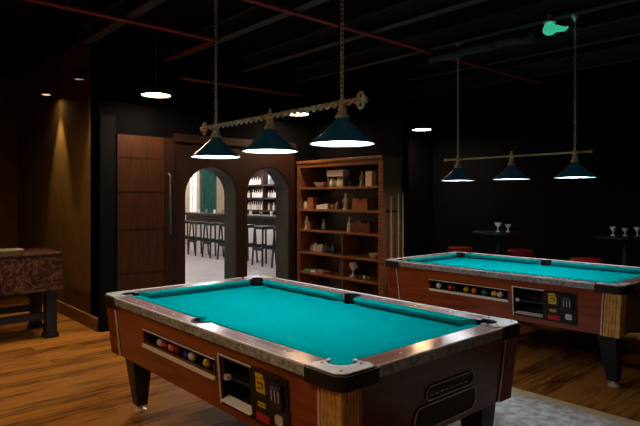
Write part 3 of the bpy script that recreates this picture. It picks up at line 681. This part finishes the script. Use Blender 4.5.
# ------------------------------------------------------------------ rug
rg = MB().box(2.75, 3.87, -2.4, 3.4, .0005, .012).build('rug', 'rug')
tag(rg, 'grey mottled rug with pale border on the wood floor between the pool tables', 'rug')
MB().box(3.8705, 3.97, -2.47, 3.47, .0005, .013).box(2.68, 2.7495, -2.47, 3.47, .0005, .013).box(2.7495, 3.8705, 3.4005, 3.47, .0005, .013).box(2.7495, 3.8705, -2.47, -2.4005, .0005, .013).build('border', 'rugedge', rg)

# ------------------------------------------------------------------ high tables, glasses and red stools behind the far table
def high_table(x, y, label):
    t = thing('high_table', label, 'table', (x, y, 0), 0, 'small round high tables by the black wall')
    MB().lathe([(.30, 1.02), (.31, 1.03), (.31, 1.045), (.30, 1.05)], n=32).build('table_top', 'blackmetal', t, smooth=True)
    MB().lathe([(.03, .025), (.03, 1.019)], n=14).build('pole', 'leg', t, smooth=True)
    MB().lathe([(.22, 0), (.22, .012), (.05, .024)], n=24).build('foot_plate', 'leg', t)
high_table(6.36, 3.72, 'small round black high table behind the middle of the far pool table')
high_table(6.77, 2.36, 'small round black high table at the right edge of the photo')
def glass(x, y, h, r, label, m='white'):
    o = MB().lathe([(r*.62, 0), (r*.62, .006), (.006, .012), (.006, h*.5), (r*.5, h*.62), (r, h), (r*.92, h), (r*.4, h*.64)], n=16).build('stemmed_glass', m, smooth=True)
    o.location = (x, y, 1.0508); tag(o, label, 'glass', 'white glasses on the high tables')
glass(6.33, 3.70, .115, .05, 'left white stemmed glass on the high table behind the far pool table')
glass(6.40, 3.60, .095, .04, 'right white stemmed glass on the high table behind the far pool table')
glass(6.72, 2.47, .10, .038, 'left of three white stemmed glasses on the high table at the right edge')
glass(6.77, 2.36, .085, .038, 'middle of three white stemmed glasses on the high table at the right edge')
glass(6.82, 2.25, .10, .038, 'right of three white stemmed glasses on the high table at the right edge')
def stool(x, y, label, m='red', h=.80, group='red topped stools behind the far pool table', r=.17):
    t = thing('bar_stool', label, 'stool', (x, y, 0), 0, group)
    MB().lathe([(r*.9, h-.07), (r, h-.055), (r, h-.015), (r*.9, h)], n=24).build('seat', m, t, smooth=True)
    for k in range(4):
        a = PI/4+k*PI/2
        MB().tube([(r*.6*math.cos(a), r*.6*math.sin(a), h-.071), (r*1.05*math.cos(a), r*1.05*math.sin(a), 0.0)], .013, 8).build('leg', 'pubdark', t, smooth=True)
    MB().torus((0, 0, .28), r*.89, .009, Matrix.Rotation(PI/2, 3, 'X'), 24, 6).build('foot_ring', 'pubdark', t, smooth=True)
stool(6.50, 4.38, 'red topped bar stool, leftmost behind the far pool table')
stool(6.80, 3.65, 'red topped bar stool in the middle behind the far pool table')
stool(6.35, 2.62, 'red topped bar stool, rightmost behind the far pool table')

# ------------------------------------------------------------------ the pub seen through the arches
struct('ceiling_pub', MB().box(2.45, 11.2, EY+ET, 16.2, CEIL, CEIL+.1), 'cream')
WY = 15.6
fw = MB()
fw.box(2.5, 8.46, WY, WY+.3, 0, CEIL).box(8.46, 8.78, WY, WY+.3, 0, 1.0).box(8.78, 11.1, WY, WY+.3, 0, CEIL).box(8.46, 8.78, WY, WY+.3, 2.9, CEIL)
struct('wall_pub_far', fw, 'cream')
for i, (x0, x1) in enumerate(((8.46, 8.78),)):
    w = MB().box(x0+.002, x1-.002, WY+.12, WY+.16, 1.001, 1.05).box(x0+.002, x1-.002, WY+.12, WY+.16, 2.85, 2.899).box(x0+.002, x0+.05, WY+.12, WY+.16, 1.05, 2.85).box(x1-.05, x1-.002, WY+.12, WY+.16, 1.05, 2.85)
    for k in range(1, 5): w.box(x0+.05, x1-.05, WY+.12, WY+.16, 1.05+k*.36-.015, 1.05+k*.36+.015)
    w.box((x0+x1)/2-.015, (x0+x1)/2+.015, WY+.12, WY+.16, 1.05, 2.85)
    win = struct('window_%d' % (i+1), w, 'pubwhite')
    MB().box(x0+.05, x1-.05, WY+.165, WY+.17, 1.05, 2.85).build('pane', 'daylight', win)
cu = MB(); nfold = 30
for k in range(nfold):
    xa, xb = 8.78+.60*k/nfold, 8.78+.60*(k+1)/nfold
    ya, yb = WY-.10+.03*math.sin(k*1.3), WY-.10+.03*math.sin((k+1)*1.3)
    v = [(xa, ya, .95), (xb, yb, .95), (xb, yb, 2.75), (xa, ya, 2.75), (xa, ya+.02, .95), (xb, yb+.02, .95), (xb, yb+.02, 2.75), (xa, ya+.02, 2.75)]
    cu.add(v, [(0, 1, 2, 3), (5, 4, 7, 6), (3, 2, 6, 7), (1, 0, 4, 5)])
ct = cu.build('curtain', 'pubgreen', smooth=True); tag(ct, 'dark green curtain hanging beside the pub window, seen through the left arch', 'curtain')
MB().tube([(8.6, WY-.09, 2.78), (9.4, WY-.09, 2.78)], .02, 8).build('curtain_rod', 'pubdark', ct)
# bar counter
bc = thing('bar_counter', 'long white fronted bar counter with dark top in the pub beyond the arches', 'bar', (7.6, 8.6, 0))
MB().box(0, .5, 0, 5.6, .0, .80).build('front', 'pubwhite', bc)
MB().box(-.02, .5, 0, 5.6, .801, .99).build('fascia', 'pubdark', bc)
MB().box(-.12, .56, -.05, 5.65, .991, 1.06).build('worktop', 'pubdark', bc, bevel=.01)
def pub_stool(x, y, label):
    t = thing('bar_stool', label, 'stool', (x, y, 0), 0, 'dark stools along the white fronted bar')
    MB().box(-.17, .17, -.17, .17, .79, .86).build('seat', 'pubdark', t, bevel=.01)
    for sx in (1, -1):
        for sy in (1, -1):
            MB().frustum((sx*.19, sy*.19, 0), (.03, .03), (sx*.15, sy*.15, .789), (.032, .032)).build('leg', 'pubdark', t)
    fr = MB()
    for s in (1, -1): fr.box(-.155, .155, s*.172-.012, s*.172+.012, .38, .45).box(s*.172-.012, s*.172+.012, -.155, .155, .33, .40)
    fr.build('stretcher', 'pubdark', t)
ys = [9.1+.72*k for k in range(7)]
for k, y in enumerate(ys): pub_stool(7.13, y, 'dark bar stool, %s from the near end of the white fronted bar' % ORD[k])
for k in range(12):
    y = 8.95+.42*k
    o = MB().lathe([(.03, 0), (.036, .10), (.03, .10), (.026, .01)], n=14).build('tumbler', 'white' if k % 2 else 'grey', smooth=True); o.location = (7.62, y, 1.0608)
    tag(o, ['grey', 'white'][k % 2]+' tumbler on the bar counter, %s of its colour from the near end' % ORD[k//2], 'glass', 'tumblers on the bar counter')
# back bar shelf
bb = thing('back_bar', 'dark wooden back bar with shelves of bottles seen through the right arch', 'back bar', (9.35, 11.6, 0))
MB().box(0, .4, 0, 2.7, 0, .95).build('cupboard', 'mahog', bb)
MB().box(.36, .4, 0, 2.7, .951, 2.9).build('back_panel', 'shelfback', bb)
MB().plate(circ(0, 0, .29, 0, PI, 16), (), -.01, .01, lambda p, q, w: (w, p, q)).build('arch_mirror', 'grey', bb).location = (.22, 1.02, 1.8605)
for z in (1.12, 1.48, 1.86, 2.45): MB().box(0, .355, 0, 2.7, z-.05, z).build('shelf', 'mahog', bb)
for y in (0, 1.33, 2.66): MB().box(0, .355, y, y+.04, .951, 2.9).build('upright', 'mahog', bb)
o = MB()
a = circ(0, 0, .42, PI, 0, 16)
o.plate(a+[(.30, 0)]+circ(0, 0, .30, 0, PI, 16), (), -.02, .02, lambda p, q, w: (w, p, q)).build('arch_frame', 'pubwhite', bb).location = (.20, 1.02, 1.8605)
kk = 0
cnt = {}
for li, z in ((0, 1.12), (1, 1.48), (2, 1.86)):
    for k in range(22):
        y = 11.72+.113*k
        if abs(y-12.95) < .055 : continue
        if li == 2 and abs(y-12.62) < .45: continue
        m = random.choice(('bottle', 'white', 'white', 'bottledark', 'offwhite'))
        o = btl(.036, .20+.05*random.random(), m); o.location = (9.50, y, z+.0008)
        tag(o, 'small bottle among many on the %s back bar shelf seen through the right arch' % ['lowest', 'middle', 'highest'][li], 'bottle', 'bottles on the %s back bar shelf' % ['lowest', 'middle', 'highest'][li])
# glowing globes added out of view to brighten the pub
for k, (x, y) in enumerate(((5.0, 8.4), (6.4, 11.0), (9.0, 10.6), (7.0, 14.4), (8.7, 12.9))):
    t = thing('added_globe', 'added unseen globe lamp brightening the pub, %s from the arches' % ORD[k], 'lamp', (x, y, 2.7), 0, 'added globes brightening the pub')
    MB().sphere((0, 0, 0), .16).build('globe', mat('lit globe', (1, 1, 1), .5, emit=(1, .97, .97), es=80) if k == 0 else bpy.data.materials['lit globe'], t, smooth=True)
    MB().tube([(0, 0, .16), (0, 0, CEIL-2.701)], .008, 8).build('rod', 'pubdark', t)

# ------------------------------------------------------------------ camera, world
cam = bpy.data.cameras.new('camera'); co = bpy.data.objects.new('camera', cam); C.objects.link(co)
cam.sensor_width = 36; cam.lens = 550.1/640*36; cam.shift_y = -(213-197.26)/640
co.location = (0, 0, 1.489); co.rotation_euler = (PI/2, 0, -.729)
cam.clip_start = .05
bpy.context.scene.camera = co
w = bpy.data.worlds.new('world'); bpy.context.scene.world = w; w.use_nodes = True
w.node_tree.nodes['Background'].inputs['Color'].default_value = (.02, .022, .025, 1); w.node_tree.nodes['Background'].inputs['Strength'].default_value = .1
vs = bpy.context.scene.view_settings
vs.view_transform = 'Standard'; vs.look = 'None'; vs.gamma = 1; vs.exposure = 0; vs.use_curve_mapping = False
